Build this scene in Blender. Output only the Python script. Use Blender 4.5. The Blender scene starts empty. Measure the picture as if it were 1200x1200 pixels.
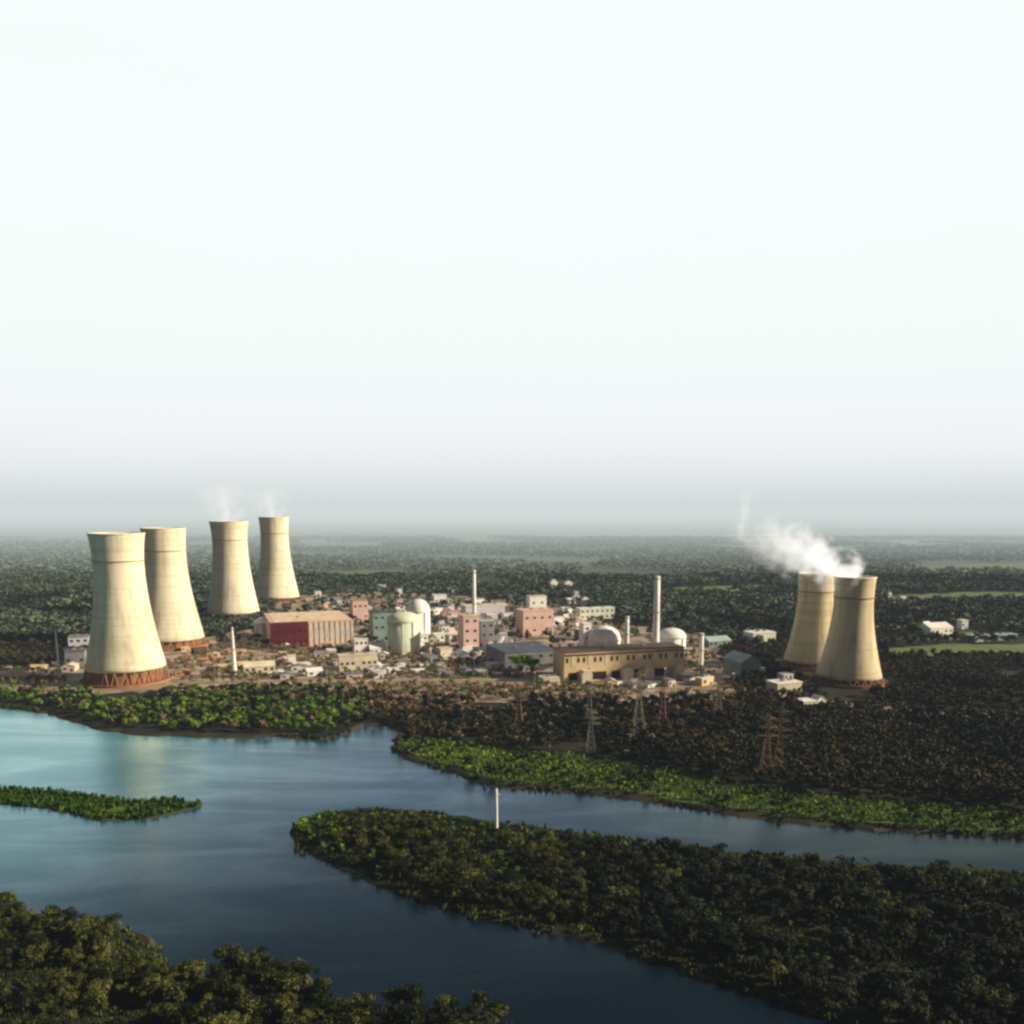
import bpy, bmesh, math, random
import numpy as np
from mathutils import Vector, Matrix
random.seed(7); RNG = np.random.default_rng(11)
PI = math.pi
sc = bpy.context.scene
col = sc.collection

# ------------------------------------------------------------------ camera
H = 160.0; F = 1040.0; HOR = 594.0
TH = math.atan(180.0 / F)
CY = HOR + F * math.tan(TH)
cam = bpy.data.cameras.new("camera"); camo = bpy.data.objects.new("camera", cam); col.objects.link(camo)
camo.location = (0, 0, H); camo.rotation_euler = (PI / 2 - TH, 0, 0)
cam.sensor_width = 36; cam.lens = 36 * F / 1200.0
cam.shift_y = (CY - 600) / 1200.0
cam.clip_start = 1; cam.clip_end = 200000
sc.camera = camo
FY, FZ = math.cos(TH), -math.sin(TH); UY, UZ = math.sin(TH), math.cos(TH)

def G(px, py, z=0.0):
    """ground point seen at a photo position (1200 px frame)"""
    a = (px - 600) / F; b = (CY - py) / F
    dy = FY + b * UY; dz = FZ + b * UZ
    t = (z - H) / dz
    return Vector((a * t, dy * t, z))
def proj(x, y, z):
    z = z - H
    d = y * FY + z * FZ; u = y * UY + z * UZ
    return 600 + F * x / d, CY - F * u / d
def depth(p): return p[1] * FY + (p[2] - H) * FZ
def top_z(p, py):
    b = (CY - py) / F
    # z with (y*UY+z'*UZ)/(y*FY+z'*FZ)=b
    y = p[1]
    return H + y * (b * FY - UY) / (UZ - b * FZ)

GZ = 1.5   # land level over the river

# ------------------------------------------------------------------ materials
def newmat(name):
    m = bpy.data.materials.new(name); m.use_nodes = True
    nt = m.node_tree; b = nt.nodes["Principled BSDF"]; b.inputs["Roughness"].default_value = .85
    b.inputs["Specular IOR Level"].default_value = .25
    return m, nt, b
def mat(name, c1, c2=None, scale=.2, rough=.85, stretch=None, detail=4, spec=.25):
    m, nt, b = newmat(name); N, L = nt.nodes, nt.links
    b.inputs["Roughness"].default_value = rough; b.inputs["Specular IOR Level"].default_value = spec
    c2 = c2 or tuple(v * .72 for v in c1)
    geo = N.new("ShaderNodeNewGeometry"); mp = N.new("ShaderNodeMapping"); mp.inputs["Scale"].default_value = stretch or (1, 1, 1)
    n = N.new("ShaderNodeTexNoise"); n.inputs["Scale"].default_value = scale; n.inputs["Detail"].default_value = detail
    r = N.new("ShaderNodeValToRGB"); r.color_ramp.elements[0].position = .35; r.color_ramp.elements[1].position = .65
    r.color_ramp.elements[0].color = (*c1, 1); r.color_ramp.elements[1].color = (*c2, 1)
    L.new(geo.outputs["Position"], mp.inputs[0]); L.new(mp.outputs[0], n.inputs["Vector"])
    L.new(n.outputs["Fac"], r.inputs[0]); L.new(r.outputs[0], b.inputs["Base Color"])
    return m
def mathn(nt, op, a, b=None, clamp=False):
    n = nt.nodes.new("ShaderNodeMath"); n.operation = op; n.use_clamp = clamp
    for i, v in enumerate((a, b)):
        if v is None: continue
        if isinstance(v, (int, float)): n.inputs[i].default_value = v
        else: nt.links.new(v, n.inputs[i])
    return n.outputs[0]
def ramp(nt, fac, stops):
    r = nt.nodes.new("ShaderNodeValToRGB"); e = r.color_ramp.elements
    while len(e) < len(stops): e.new(.5)
    for k, (p, c) in zip(e, stops): k.position = p; k.color = (*c, 1)
    nt.links.new(fac, r.inputs[0]); return r.outputs[0]
def mix(nt, fac, a, b, mode='MIX'):
    n = nt.nodes.new("ShaderNodeMix"); n.data_type = 'RGBA'; n.blend_type = mode
    if isinstance(fac, (int, float)): n.inputs[0].default_value = fac
    else: nt.links.new(fac, n.inputs[0])
    for i, v in ((6, a), (7, b)):
        if isinstance(v, tuple): n.inputs[i].default_value = (*v, 1)
        else: nt.links.new(v, n.inputs[i])
    return n.outputs[2]
def noise(nt, vec, scale, detail=4, rough=.5, dist=0):
    n = nt.nodes.new("ShaderNodeTexNoise"); n.inputs["Scale"].default_value = scale; n.inputs["Detail"].default_value = detail
    n.inputs["Roughness"].default_value = rough; n.inputs["Distortion"].default_value = dist
    if vec is not None: nt.links.new(vec, n.inputs["Vector"])
    return n.outputs["Fac"]
def mapping(nt, vec, scale):
    n = nt.nodes.new("ShaderNodeMapping"); n.inputs["Scale"].default_value = scale; nt.links.new(vec, n.inputs[0]); return n.outputs[0]

def tower_mat(name='tower_concrete', dim=(1, 1, 1)):
    m, nt, b = newmat(name); N, L = nt.nodes, nt.links
    tc = N.new("ShaderNodeTexCoord"); oi = N.new("ShaderNodeObjectInfo")
    add = N.new("ShaderNodeVectorMath"); add.operation = 'ADD'
    L.new(tc.outputs["Object"], add.inputs[0]); cmb = N.new("ShaderNodeCombineXYZ"); L.new(mathn(nt, 'MULTIPLY', oi.outputs["Random"], 900.), cmb.inputs[0]); L.new(cmb.outputs[0], add.inputs[1])
    v = add.outputs[0]
    streak = noise(nt, mapping(nt, v, (1, 1, .06)), .16, 6, .65)
    blot = noise(nt, v, .035, 5, .6)
    sep = N.new("ShaderNodeSeparateXYZ"); L.new(tc.outputs["Object"], sep.inputs[0])
    ring = noise(nt, mapping(nt, v, (.02, .02, 1)), .22, 3, .6)
    c = ramp(nt, streak, [(.3, (.48, .39, .27)), (.45, (.78, .70, .52)), (.7, (.90, .83, .66))])
    c = mix(nt, mathn(nt, 'MULTIPLY', ramp(nt, blot, [(.4, (0, 0, 0)), (.65, (1, 1, 1))]), .5), c, (.76, .72, .50))
    c = mix(nt, mathn(nt, 'MULTIPLY', ramp(nt, ring, [(.52, (0, 0, 0)), (.6, (1, 1, 1))]), .28), c, (.44, .36, .24))
    soot = noise(nt, mapping(nt, v, (1, 1, .1)), .09, 5, .7)
    c = mix(nt, mathn(nt, 'MULTIPLY', ramp(nt, soot, [(.53, (0, 0, 0)), (.64, (1, 1, 1))]), .38), c, (.34, .25, .17))
    c = mix(nt, 1.0, c, dim, 'MULTIPLY')
    L.new(c, b.inputs["Base Color"]); b.inputs["Roughness"].default_value = .9
    return m
M = {}
M['tower'] = tower_mat()
M['tower_shaded'] = tower_mat('tower_concrete_shaded', (.84, .78, .68))  # right towers: browner concrete, with their shade also put into the colour
M['tower_dark'] = mat("tower_inside", (.10, .09, .08), (.06, .05, .05), .1)
M['basin'] = mat("basin_brick", (.42, .17, .07), (.30, .13, .07), .25)
M['column'] = mat("column_concrete", (.30, .20, .13), (.22, .15, .11), .5)
M['white'] = mat("white_paint", (.88, .86, .83), (.78, .75, .71), .12)
M['cream'] = mat("cream_plaster", (.74, .66, .50), (.58, .50, .38), .12)
M['tan'] = mat("tan_plaster", (.74, .56, .34), (.60, .44, .26), .1, stretch=(1, 1, .2))
M['pink'] = mat("pink_plaster", (.76, .52, .46), (.62, .43, .38), .1)
M['pinkroof'] = mat("pink_roof", (.78, .48, .42), (.66, .44, .40), .06)
M['orange'] = mat("orange_roof", (.50, .25, .14), (.38, .20, .13), .1)
M['maroon'] = mat("maroon_sheet", (.16, .02, .03), (.09, .012, .02), .08, stretch=(1, 1, .3))
M['maroon_d'] = mat("dark_maroon", (.06, .012, .015), None, .1)
M['lilac'] = mat("lilac_paint", (.66, .60, .66), (.52, .48, .53), .1)
M['green_w'] = mat("pale_green_paint", (.74, .78, .62), (.62, .68, .54), .1)
M['teal'] = mat("teal_sheet", (.26, .34, .32), (.18, .26, .25), .1)
M['cyan'] = mat("cyan_sheet", (.42, .54, .53), (.34, .44, .44), .1)
M['dgreen'] = mat("dark_green_roof", (.05, .11, .07), None, .1)
M['slate'] = mat("slate_blue_roof", (.10, .12, .17), (.07, .08, .11), .08)
M['brown'] = mat("brown_roof", (.12, .07, .055), (.08, .05, .045), .1)
M['greyb'] = mat("grey_block", (.26, .25, .26), (.18, .17, .19), .1)
M['glass'] = mat("dark_glass", (.03, .035, .045), (.02, .02, .03), .3, rough=.25, spec=.5)
M['dark'] = mat("dark_opening", (.02, .015, .013), None, .3)
M['steel'] = mat("galvanised_steel", (.36, .33, .29), (.26, .23, .20), .3, rough=.6)
M['rust'] = mat("weathered_steel", (.42, .29, .20), (.32, .22, .16), .3)
M['bark'] = mat("bark", (.10, .075, .05), (.06, .045, .03), 2)

# leaves: tint attribute per clump, random per object, a slow drift over the land
def leaf_mat(name, dark, midc, light, sat=1.0):
    m, nt, b = newmat(name); N, L = nt.nodes, nt.links
    at = N.new("ShaderNodeAttribute"); at.attribute_name = "tint"
    oi = N.new("ShaderNodeObjectInfo"); geo = N.new("ShaderNodeNewGeometry")
    land = noise(nt, geo.outputs["Position"], .012, 3)
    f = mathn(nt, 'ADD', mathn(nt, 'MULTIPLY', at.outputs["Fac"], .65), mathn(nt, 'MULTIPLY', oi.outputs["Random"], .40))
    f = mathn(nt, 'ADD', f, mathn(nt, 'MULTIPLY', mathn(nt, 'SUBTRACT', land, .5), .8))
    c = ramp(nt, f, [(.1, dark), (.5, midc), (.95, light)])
    L.new(c, b.inputs["Base Color"]); b.inputs["Roughness"].default_value = .7; b.inputs["Specular IOR Level"].default_value = .1
    return m
M['leaf'] = leaf_mat("leaves_green", (.004, .008, .003), (.011, .019, .005), (.135, .135, .035))
M['leaf_dark'] = leaf_mat("leaves_dark", (.004, .006, .004), (.014, .016, .008), (.085, .072, .035))
M['leaf_deep'] = leaf_mat('leaves_deep', (.003, .007, .004), (.010, .019, .011), (.060, .075, .040))
M['leaf_dry'] = leaf_mat("leaves_dry", (.045, .032, .018), (.17, .115, .065), (.38, .27, .17))
M['leaf_bright'] = leaf_mat("leaves_bright", (.012, .036, .005), (.055, .12, .012), (.24, .34, .05))
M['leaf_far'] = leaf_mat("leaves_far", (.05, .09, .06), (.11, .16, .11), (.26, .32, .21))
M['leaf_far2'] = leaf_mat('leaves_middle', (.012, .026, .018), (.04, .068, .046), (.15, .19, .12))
M['reed_dark'] = leaf_mat('undergrowth', (.006, .012, .003), (.020, .036, .007), (.085, .11, .02))
M['reed'] = leaf_mat("reeds", (.014, .036, .004), (.055, .12, .014), (.26, .34, .045))

def ground_mat():
    m, nt, b = newmat("land_soil"); N, L = nt.nodes, nt.links
    geo = N.new("ShaderNodeNewGeometry"); pos = geo.outputs["Position"]
    sep = N.new("ShaderNodeSeparateXYZ"); L.new(pos, sep.inputs[0])
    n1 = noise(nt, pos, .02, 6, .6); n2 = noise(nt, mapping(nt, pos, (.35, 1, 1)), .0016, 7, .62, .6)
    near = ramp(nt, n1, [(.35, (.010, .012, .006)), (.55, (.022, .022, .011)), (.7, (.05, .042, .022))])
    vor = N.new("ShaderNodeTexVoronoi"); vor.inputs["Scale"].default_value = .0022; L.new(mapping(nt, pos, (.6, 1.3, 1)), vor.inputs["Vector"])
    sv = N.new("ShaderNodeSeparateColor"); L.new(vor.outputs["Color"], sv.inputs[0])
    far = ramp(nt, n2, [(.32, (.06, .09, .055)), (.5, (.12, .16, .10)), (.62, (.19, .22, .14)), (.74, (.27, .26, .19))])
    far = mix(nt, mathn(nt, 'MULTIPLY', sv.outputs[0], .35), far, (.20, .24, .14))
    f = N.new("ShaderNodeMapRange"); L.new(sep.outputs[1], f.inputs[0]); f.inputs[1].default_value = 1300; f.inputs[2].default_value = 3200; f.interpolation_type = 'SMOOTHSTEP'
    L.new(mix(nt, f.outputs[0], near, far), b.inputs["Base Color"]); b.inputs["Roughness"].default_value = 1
    return m
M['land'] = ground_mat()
M['meadow'] = mat("meadow_grass", (.025, .055, .010), (.11, .15, .028), .04, detail=6)
M['field'] = mat("crop_field", (.10, .15, .035), (.17, .19, .06), .03, detail=5)
M['yard'] = mat("dusty_yard", (.52, .39, .31), (.18, .13, .09), .06, detail=7)
M['road'] = mat("dirt_road", (.36, .27, .19), (.26, .19, .13), .05, detail=5)
M['bank'] = mat("bank_mud", (.06, .05, .03), (.035, .035, .02), .1)

def water_mat():
    m, nt, b = newmat("river_water"); N, L = nt.nodes, nt.links
    geo = N.new("ShaderNodeNewGeometry"); pos = geo.outputs["Position"]
    sep = N.new("ShaderNodeSeparateXYZ"); L.new(pos, sep.inputs[0])
    # silt-laden turquoise shallows towards the far left basin, deep blue in the middle
    s = mathn(nt, 'SUBTRACT', mathn(nt, 'MULTIPLY', sep.outputs[0], -.0042), .35)
    s = mathn(nt, 'ADD', s, mathn(nt, 'MULTIPLY', mathn(nt, 'SUBTRACT', sep.outputs[1], 430), .0012))
    s = mathn(nt, 'ADD', s, mathn(nt, 'MULTIPLY', mathn(nt, 'SUBTRACT', noise(nt, pos, .008, 4), .5), .5))
    c = ramp(nt, s, [(.0, (.004, .012, .022)), (.35, (.012, .036, .060)), (.75, (.04, .15, .21)), (1, (.09, .28, .36))])
    df = N.new("ShaderNodeBsdfDiffuse"); L.new(c, df.inputs[0]); gl = N.new("ShaderNodeBsdfGlossy"); gl.inputs[0].default_value = (.36, .60, .88, 1)
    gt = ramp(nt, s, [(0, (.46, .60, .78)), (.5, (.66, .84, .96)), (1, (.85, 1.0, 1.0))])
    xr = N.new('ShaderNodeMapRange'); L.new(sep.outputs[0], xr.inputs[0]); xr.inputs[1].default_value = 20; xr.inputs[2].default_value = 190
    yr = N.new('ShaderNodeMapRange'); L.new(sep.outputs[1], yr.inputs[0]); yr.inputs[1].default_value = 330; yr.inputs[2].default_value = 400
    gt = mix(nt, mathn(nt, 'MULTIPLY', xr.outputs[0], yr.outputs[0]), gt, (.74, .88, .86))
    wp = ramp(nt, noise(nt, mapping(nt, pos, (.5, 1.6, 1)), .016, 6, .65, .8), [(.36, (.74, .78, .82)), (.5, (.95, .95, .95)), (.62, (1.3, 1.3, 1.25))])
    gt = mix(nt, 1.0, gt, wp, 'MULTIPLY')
    nr = N.new('ShaderNodeMapRange'); L.new(mathn(nt, 'ADD', sep.outputs[1], mathn(nt, 'MULTIPLY', sep.outputs[0], -.35)), nr.inputs[0]); nr.inputs[1].default_value = 260; nr.inputs[2].default_value = 480; nr.inputs[3].default_value = .25; nr.inputs[4].default_value = 1.3  # reflection painted darker towards the near right water
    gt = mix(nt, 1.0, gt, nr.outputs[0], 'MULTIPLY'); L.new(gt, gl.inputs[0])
    fr = N.new("ShaderNodeFresnel"); fr.inputs[0].default_value = 1.43; mx = N.new("ShaderNodeMixShader")
    L.new(fr.outputs[0], mx.inputs[0]); L.new(df.outputs[0], mx.inputs[1]); L.new(gl.outputs[0], mx.inputs[2]); L.new(mx.outputs[0], N["Material Output"].inputs[0])
    rr = ramp(nt, noise(nt, mapping(nt, pos, (1, 2.5, 1)), .012, 5, .6), [(.38, (.03,) * 3), (.62, (.17,) * 3)]); L.new(rr, gl.inputs["Roughness"])
    bp = N.new("ShaderNodeBump"); bp.inputs["Strength"].default_value = .4; bp.inputs["Distance"].default_value = .4
    L.new(noise(nt, mapping(nt, pos, (1, 1.8, 1)), .45, 4, .6), bp.inputs["Height"]); L.new(bp.outputs[0], gl.inputs["Normal"])
    return m
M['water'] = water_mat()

# ------------------------------------------------------------------ object helpers
def props(o, label=None, cat=None, group=None, kind=None):
    if label: o['label'] = label
    if cat: o['category'] = cat
    if group: o['group'] = group
    if kind: o['kind'] = kind
def empty(name, loc, rz=0, **k):
    o = bpy.data.objects.new(name, None); col.objects.link(o); o.location = loc; o.rotation_euler = (0, 0, rz); o.empty_display_size = 3; props(o, **k); return o
class MB:
    def __init__(s): s.bm = bmesh.new()
    def box(s, x0, x1, y0, y1, z0, z1):
        v = [s.bm.verts.new(p) for p in ((x0,y0,z0),(x1,y0,z0),(x1,y1,z0),(x0,y1,z0),(x0,y0,z1),(x1,y0,z1),(x1,y1,z1),(x0,y1,z1))]
        for f in ((3,2,1,0),(4,5,6,7),(0,1,5,4),(1,2,6,5),(2,3,7,6),(3,0,4,7)): s.bm.faces.new([v[i] for i in f])
        return s
    def prism(s, pts, y0, y1):      # pts in xz, extruded along y
        a = [s.bm.verts.new((x, y0, z)) for x, z in pts]; b = [s.bm.verts.new((x, y1, z)) for x, z in pts]; n = len(pts)
        s.bm.faces.new(a); s.bm.faces.new(b[::-1])
        for i in range(n): s.bm.faces.new([a[(i+1)%n], a[i], b[i], b[(i+1)%n]])
        return s
    def lathe(s, prof, seg=48, close=True, cx=0, cy=0):
        rings = []
        for r, z in prof:
            if r < 1e-4: rings.append([s.bm.verts.new((cx, cy, z))])
            else: rings.append([s.bm.verts.new((cx + r*math.cos(2*PI*i/seg), cy + r*math.sin(2*PI*i/seg), z)) for i in range(seg)])
        for a, b in zip(rings, rings[1:]):
            for i in range(seg):
                j = (i+1) % seg
                if len(a) == 1 and len(b) == 1: continue
                if len(a) == 1: s.bm.faces.new([a[0], b[j], b[i]])
                elif len(b) == 1: s.bm.faces.new([a[i], a[j], b[0]])
                else: s.bm.faces.new([a[i], a[j], b[j], b[i]])
        return s
    def bar(s, p, q, r=.15, r2=None, n=4):
        p, q = Vector(p), Vector(q); d = (q-p); 
        if d.length < 1e-5: return s
        z = d.normalized(); x = z.orthogonal().normalized(); y = z.cross(x); r2 = r if r2 is None else r2
        a = [s.bm.verts.new(p + (x*math.cos(2*PI*i/n)+y*math.sin(2*PI*i/n))*r) for i in range(n)]
        b = [s.bm.verts.new(q + (x*math.cos(2*PI*i/n)+y*math.sin(2*PI*i/n))*r2) for i in range(n)]
        for i in range(n): s.bm.faces.new([a[i], a[(i+1)%n], b[(i+1)%n], b[i]])
        s.bm.faces.new(a[::-1]); s.bm.faces.new(b); return s
    def mesh(s, name, m, smooth=False):
        bmesh.ops.recalc_face_normals(s.bm, faces=s.bm.faces)
        me = bpy.data.meshes.new(name); s.bm.to_mesh(me); s.bm.free(); me.materials.append(m)
        if smooth:
            for p in me.polygons: p.use_smooth = True
        return me
    def build(s, name, m, parent=None, smooth=False, loc=None):
        o = bpy.data.objects.new(name, s.mesh(name, m, smooth)); col.objects.link(o)
        if parent: o.parent = parent
        if loc: o.location = loc
        return o
def inst(name, me, parent, loc=(0,0,0), rz=0):
    o = bpy.data.objects.new(name, me); col.objects.link(o); o.parent = parent; o.location = loc; o.rotation_euler = (0,0,rz); return o

# ------------------------------------------------------------------ land and water
def rough_edge(pts, step=14, amp=3.0, seed=1):
    rnd = random.Random(seed); out = []
    n = len(pts)
    for i in range(n):
        a, b = pts[i], pts[(i+1) % n]; L = (b-a).length
        k = max(1, min(60, int(L/step))) if L < 3000 else 1
        for j in range(k):
            p = a.lerp(b, j/k)
            if j and L < 3000: p = p + Vector((rnd.gauss(0, amp), rnd.gauss(0, amp), 0))
            out.append(p)
    return out
def landmass(name, pts, z, m, bankm=None, slope=5.0):
    """polygon sheet at height z with a sloping bank down under the water"""
    bm = bmesh.new(); n = len(pts)
    area = sum(pts[i].x*pts[(i+1)%n].y - pts[(i+1)%n].x*pts[i].y for i in range(n))
    if area < 0: pts = pts[::-1]
    top = [bm.verts.new((p.x, p.y, z)) for p in pts]
    from mathutils.geometry import tessellate_polygon
    for t in tessellate_polygon([[Vector((p.x, p.y, 0)) for p in pts]]):
        try: bm.faces.new([top[i] for i in t])
        except ValueError: pass
    bmesh.ops.recalc_face_normals(bm, faces=bm.faces[:])
    for f in bm.faces:
        if f.normal.z < 0: f.normal_flip()
    if bankm:
        low = []
        for i in range(n):
            t = (pts[(i+1)%n] - pts[i-1]); nrm = Vector((t.y, -t.x, 0)).normalized()
            q = pts[i] + nrm*slope; low.append(bm.verts.new((q.x, q.y, -.8)))
        for i in range(n):
            f = bm.faces.new([top[(i+1)%n], top[i], low[i], low[(i+1)%n]]); f.material_index = 1
    bm.normal_update()
    me = bpy.data.meshes.new(name); bm.to_mesh(me); bm.free(); me.materials.append(m)
    if bankm: me.materials.append(bankm)
    o = bpy.data.objects.new(name, me); col.objects.link(o); props(o, kind='structure'); return o
def W(l, z=0): return [G(x, y, z) for x, y in l]

w = bpy.data.meshes.new("river_water")
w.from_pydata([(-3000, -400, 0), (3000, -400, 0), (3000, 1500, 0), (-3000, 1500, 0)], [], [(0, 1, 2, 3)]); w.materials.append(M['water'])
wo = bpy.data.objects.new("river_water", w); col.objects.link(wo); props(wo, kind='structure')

SHORE = [(-120, 818), (-40, 824), (0, 828), (60, 835), (90, 846), (130, 857), (200, 861), (280, 864), (330, 862), (375, 866), (405, 860), (425, 850),
         (455, 850), (482, 860), (463, 876), (478, 889), (530, 903), (575, 920), (640, 925), (700, 930), (760, 938), (840, 950), (900, 958), (1000, 968),
         (1100, 975), (1200, 981), (1330, 986)]
shore = W(SHORE)
north = [Vector((-60000, 720, 0))] + shore + [Vector((1400, shore[-1].y - 20, 0)), Vector((60000, 400, 0)), Vector((60000, 90000, 0)), Vector((-60000, 90000, 0))]
landmass("north_land", rough_edge(north, 9, 1.8, 3), GZ, M['land'], M['bank'])
ISL = [(344, 978), (356, 962), (385, 951), (440, 948), (500, 953), (560, 962), (640, 973), (700, 981), (760, 990), (880, 1003), (1000, 1013), (1200, 1024), (1340, 1030),
       (1500, 1300), (1300, 1330), (1120, 1260), (1010, 1205), (900, 1165), (770, 1125), (700, 1103), (600, 1082), (530, 1062), (470, 1044), (400, 1018), (352, 992)]
isl = W(ISL)
landmass("island_ground", rough_edge(isl, 7, 1.2, 5), .9, M['land'], M['bank'], 3)
SPIT = [(-60, 925), (0, 925), (60, 928), (110, 934), (150, 940), (200, 938), (236, 940), (236, 945), (205, 953), (170, 960), (120, 962), (60, 948), (0, 942), (-60, 940)]
spit = W(SPIT)
landmass("reed_spit_ground", rough_edge(spit, 6, .9, 8), .5, M['meadow'], M['bank'], 1.5)
BANK = [(-150, 1060), (-40, 1062), (0, 1068), (70, 1085), (130, 1092), (168, 1098), (180, 1122), (190, 1142), (225, 1148), (265, 1142), (300, 1128), (345, 1138), (372, 1162), (420, 1182), (500, 1182),
        (560, 1186), (598, 1215), (640, 1300), (600, 1700), (-400, 1700)]
bank = W(BANK)
landmass("near_bank_ground", rough_edge(bank, 5, .8, 9), 1.2, M['land'], M['bank'], 3)

# flat sheets laid over the land
FIELDS = []
def sheet(name, pts, z, m, seed=1, amp=2.5, step=12):
    if name == 'field': FIELDS.append(W(pts))
    o = landmass(name, rough_edge(W(pts), step, amp, seed), z, m); return o
MEAD = [(466, 872), (500, 868), (560, 876), (600, 884), (680, 886), (740, 898), (800, 905), (850, 918), (920, 930), (1000, 938), (1100, 946), (1200, 954), (1320, 960), (1320, 983),
        (1200, 978), (1100, 972), (1000, 965), (900, 955), (840, 947), (760, 935), (700, 927), (640, 922), (577, 917), (532, 900), (482, 887)]
sheet("meadow", MEAD, GZ + .15, M['meadow'], 2)
YARD = [(-80, 792), (40, 786), (100, 772), (240, 748), (300, 738), (330, 700), (440, 694), (560, 700), (680, 712), (720, 730), (830, 745), (862, 790), (860, 822), (760, 826), (620, 822), (520, 826), (430, 814), (300, 808),
        (200, 812), (90, 815), (0, 812), (-80, 808)]
sheet("plant_yard", YARD, GZ + .15, M['yard'], 4, 5)
RD = [(-80, 804), (90, 808), (230, 803), (400, 798), (560, 800), (700, 802), (860, 806), (960, 822), (1100, 836), (1300, 846), (1300, 850), (1100, 841), (960, 827), (860, 812), (700, 808), (560, 806), (400, 804), (230, 809), (90, 813), (-80, 809)]
sheet("dirt_road", RD, GZ + .35, M['road'], 6, .8)
sheet("field", [(1035, 762), (1120, 756), (1320, 758), (1320, 772), (1150, 772), (1045, 771)], GZ + .15, M['field'], 7, 4)
sheet("field", [(1050, 745), (1140, 742), (1180, 747), (1110, 752), (1062, 751)], GZ + .15, M['field'], 8, 4)
sheet("field", [(1070, 664), (1200, 660), (1320, 663), (1320, 670), (1160, 671), (1075, 670)], GZ + .15, M['field'], 9, 10)
sheet("field", [(330, 672), (470, 668), (500, 673), (420, 678)], GZ + .15, M['field'], 10, 10)
sheet("field", [(1030, 700), (1150, 694), (1290, 698), (1290, 706), (1160, 705), (1040, 708)], GZ + .15, M['field'], 13, 8)
sheet("field", [(760, 690), (900, 686), (910, 692), (800, 697)], GZ + .15, M['field'], 12, 8)

def strip(name, l, wd_, z, m, seed):
    P = W(l); L_, R_ = [], []
    for i, p in enumerate(P):
        t = (P[min(i+1, len(P)-1)]-P[max(i-1, 0)]).normalized(); n_ = Vector((-t.y, t.x, 0))
        L_.append(p+n_*wd_/2); R_.append(p-n_*wd_/2)
    return landmass(name, L_+R_[::-1], z, m)
M['asphalt'] = mat("worn_asphalt", (.16, .14, .13), (.11, .10, .09), .08)
strip("plant_road", [(448, 799), (446, 770), (438, 745), (436, 712), (430, 700)], 8, GZ+.25, M['asphalt'], 1)
strip("plant_road", [(240, 770), (300, 761), (420, 760), (540, 757), (660, 748), (820, 745)], 8, GZ+.27, M['asphalt'], 2)
strip("plant_road", [(606, 800), (604, 775), (600, 745), (602, 715)], 7, GZ+.23, M['asphalt'], 3)
# ------------------------------------------------------------------ cooling towers
def vmesh():
    b = MB(); b.bar((-2.3, 0, 0), (0, 1.0, 1), .5, .5, 6); b.bar((2.3, 0, 0), (0, 1.0, 1), .5, .5, 6); return b
def cooling_tower(label, xc, yb, yt, wb, wth, wt, gap, group, xtop=None):
    p = G(xc, yb, GZ); sc_ = F/depth(p); R = wb/2/sc_; rt = wth/2/sc_; rtop = wt/2/sc_
    p = p + Vector((0, R*.9, 0)); p.x *= 1 + R*.9/p.y
    h = top_z(p, yt) - GZ
    root = empty("cooling_tower", p, 0, label=label, cat="cooling tower", group=group)
    g0 = gap; zt = .79*h
    cl = zt/math.sqrt((R/rt)**2-1); cu = (h-zt)/math.sqrt(max((rtop*.97/rt)**2-1, .02))
    prof = []
    for i in range(41):
        z = g0 + (h-g0)*i/40
        c = cl if z < zt else cu
        prof.append((rt*math.sqrt(1+((z-zt)/c)**2), z))
    m = MB(); m.lathe(prof, 96); m.lathe([(r-.6, z) for r, z in prof], 96)
    m.lathe([(prof[0][0]-.6, g0), (prof[0][0], g0)], 96); m.lathe([(prof[-1][0]-.6, h), (prof[-1][0], h)], 96)
    bmesh.ops.remove_doubles(m.bm, verts=m.bm.verts, dist=.001)
    m.build("shell", M['tower' if group == GL else 'tower_shaded'], root, True)
    r1 = prof[-1][0]
    MB().lathe([(r1+.02, h-1.2), (r1+.35, h-1.0), (r1+.35, h+.4), (r1-.9, h+.5), (r1-.9, h-1.0)], 96).build("rim", M['tower'], root, True)
    rc = prof[int(40*.82)][0]
    MB().lathe([(rc+.1, prof[int(40*.82)][1]-.5), (rc+.55, prof[int(40*.82)][1]-.4), (rc+.55, prof[int(40*.82)][1]+.3), (rc+.1, prof[int(40*.82)][1]+.4)], 96).build("ring_beam", M['column'], root, True)
    r0 = prof[0][0]
    b = MB(); b.bar((r0+1.6, -3.0, 1.8), (r0-.4, 0, g0+.3), .55, .5, 6); b.bar((r0+1.6, 3.0, 1.8), (r0-.4, 0, g0+.3), .55, .5, 6)
    cm = b.mesh("support_column", M['column'])
    for k in range(26): inst("support_column", cm, root, (0, 0, 0), 2*PI*k/26)
    MB().lathe([(r0+5, -.5), (r0+5, 2.4), (r0+4.3, 2.4), (r0+4.3, 1.6), (0, 1.6)], 96).build("basin", M['basin'], root)
    MB().lathe([(r0-3.5, 1.7), (r0-3.5, g0+1.5), (0, g0+1.5)], 64).build("fill_pack", M['tower_dark'] if gap < 9 else M['basin'], root)
    return root, h, R, p
GL = "tall pale concrete cooling towers at the left"
GR = "smaller cooling towers at the right"
T1 = cooling_tower("largest pale yellow cooling tower nearest the river, brick red basin at its foot", 149, 806, 625, 100, 57, 65, 13, GL)
T2 = cooling_tower("pale yellow cooling tower standing half behind the largest one by the river", 200, 762, 619, 84, 48, 52, 9, GL)
T3 = cooling_tower("slender cream cooling tower with dark open base, left one of the far pair", 274, 726, 611, 63, 40, 46, 7, GL)
T4 = cooling_tower("farthest and smallest cream cooling tower of the left four, beside the pink roofed hall", 325, 706, 606, 54, 32, 36, 6, GL)
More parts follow.
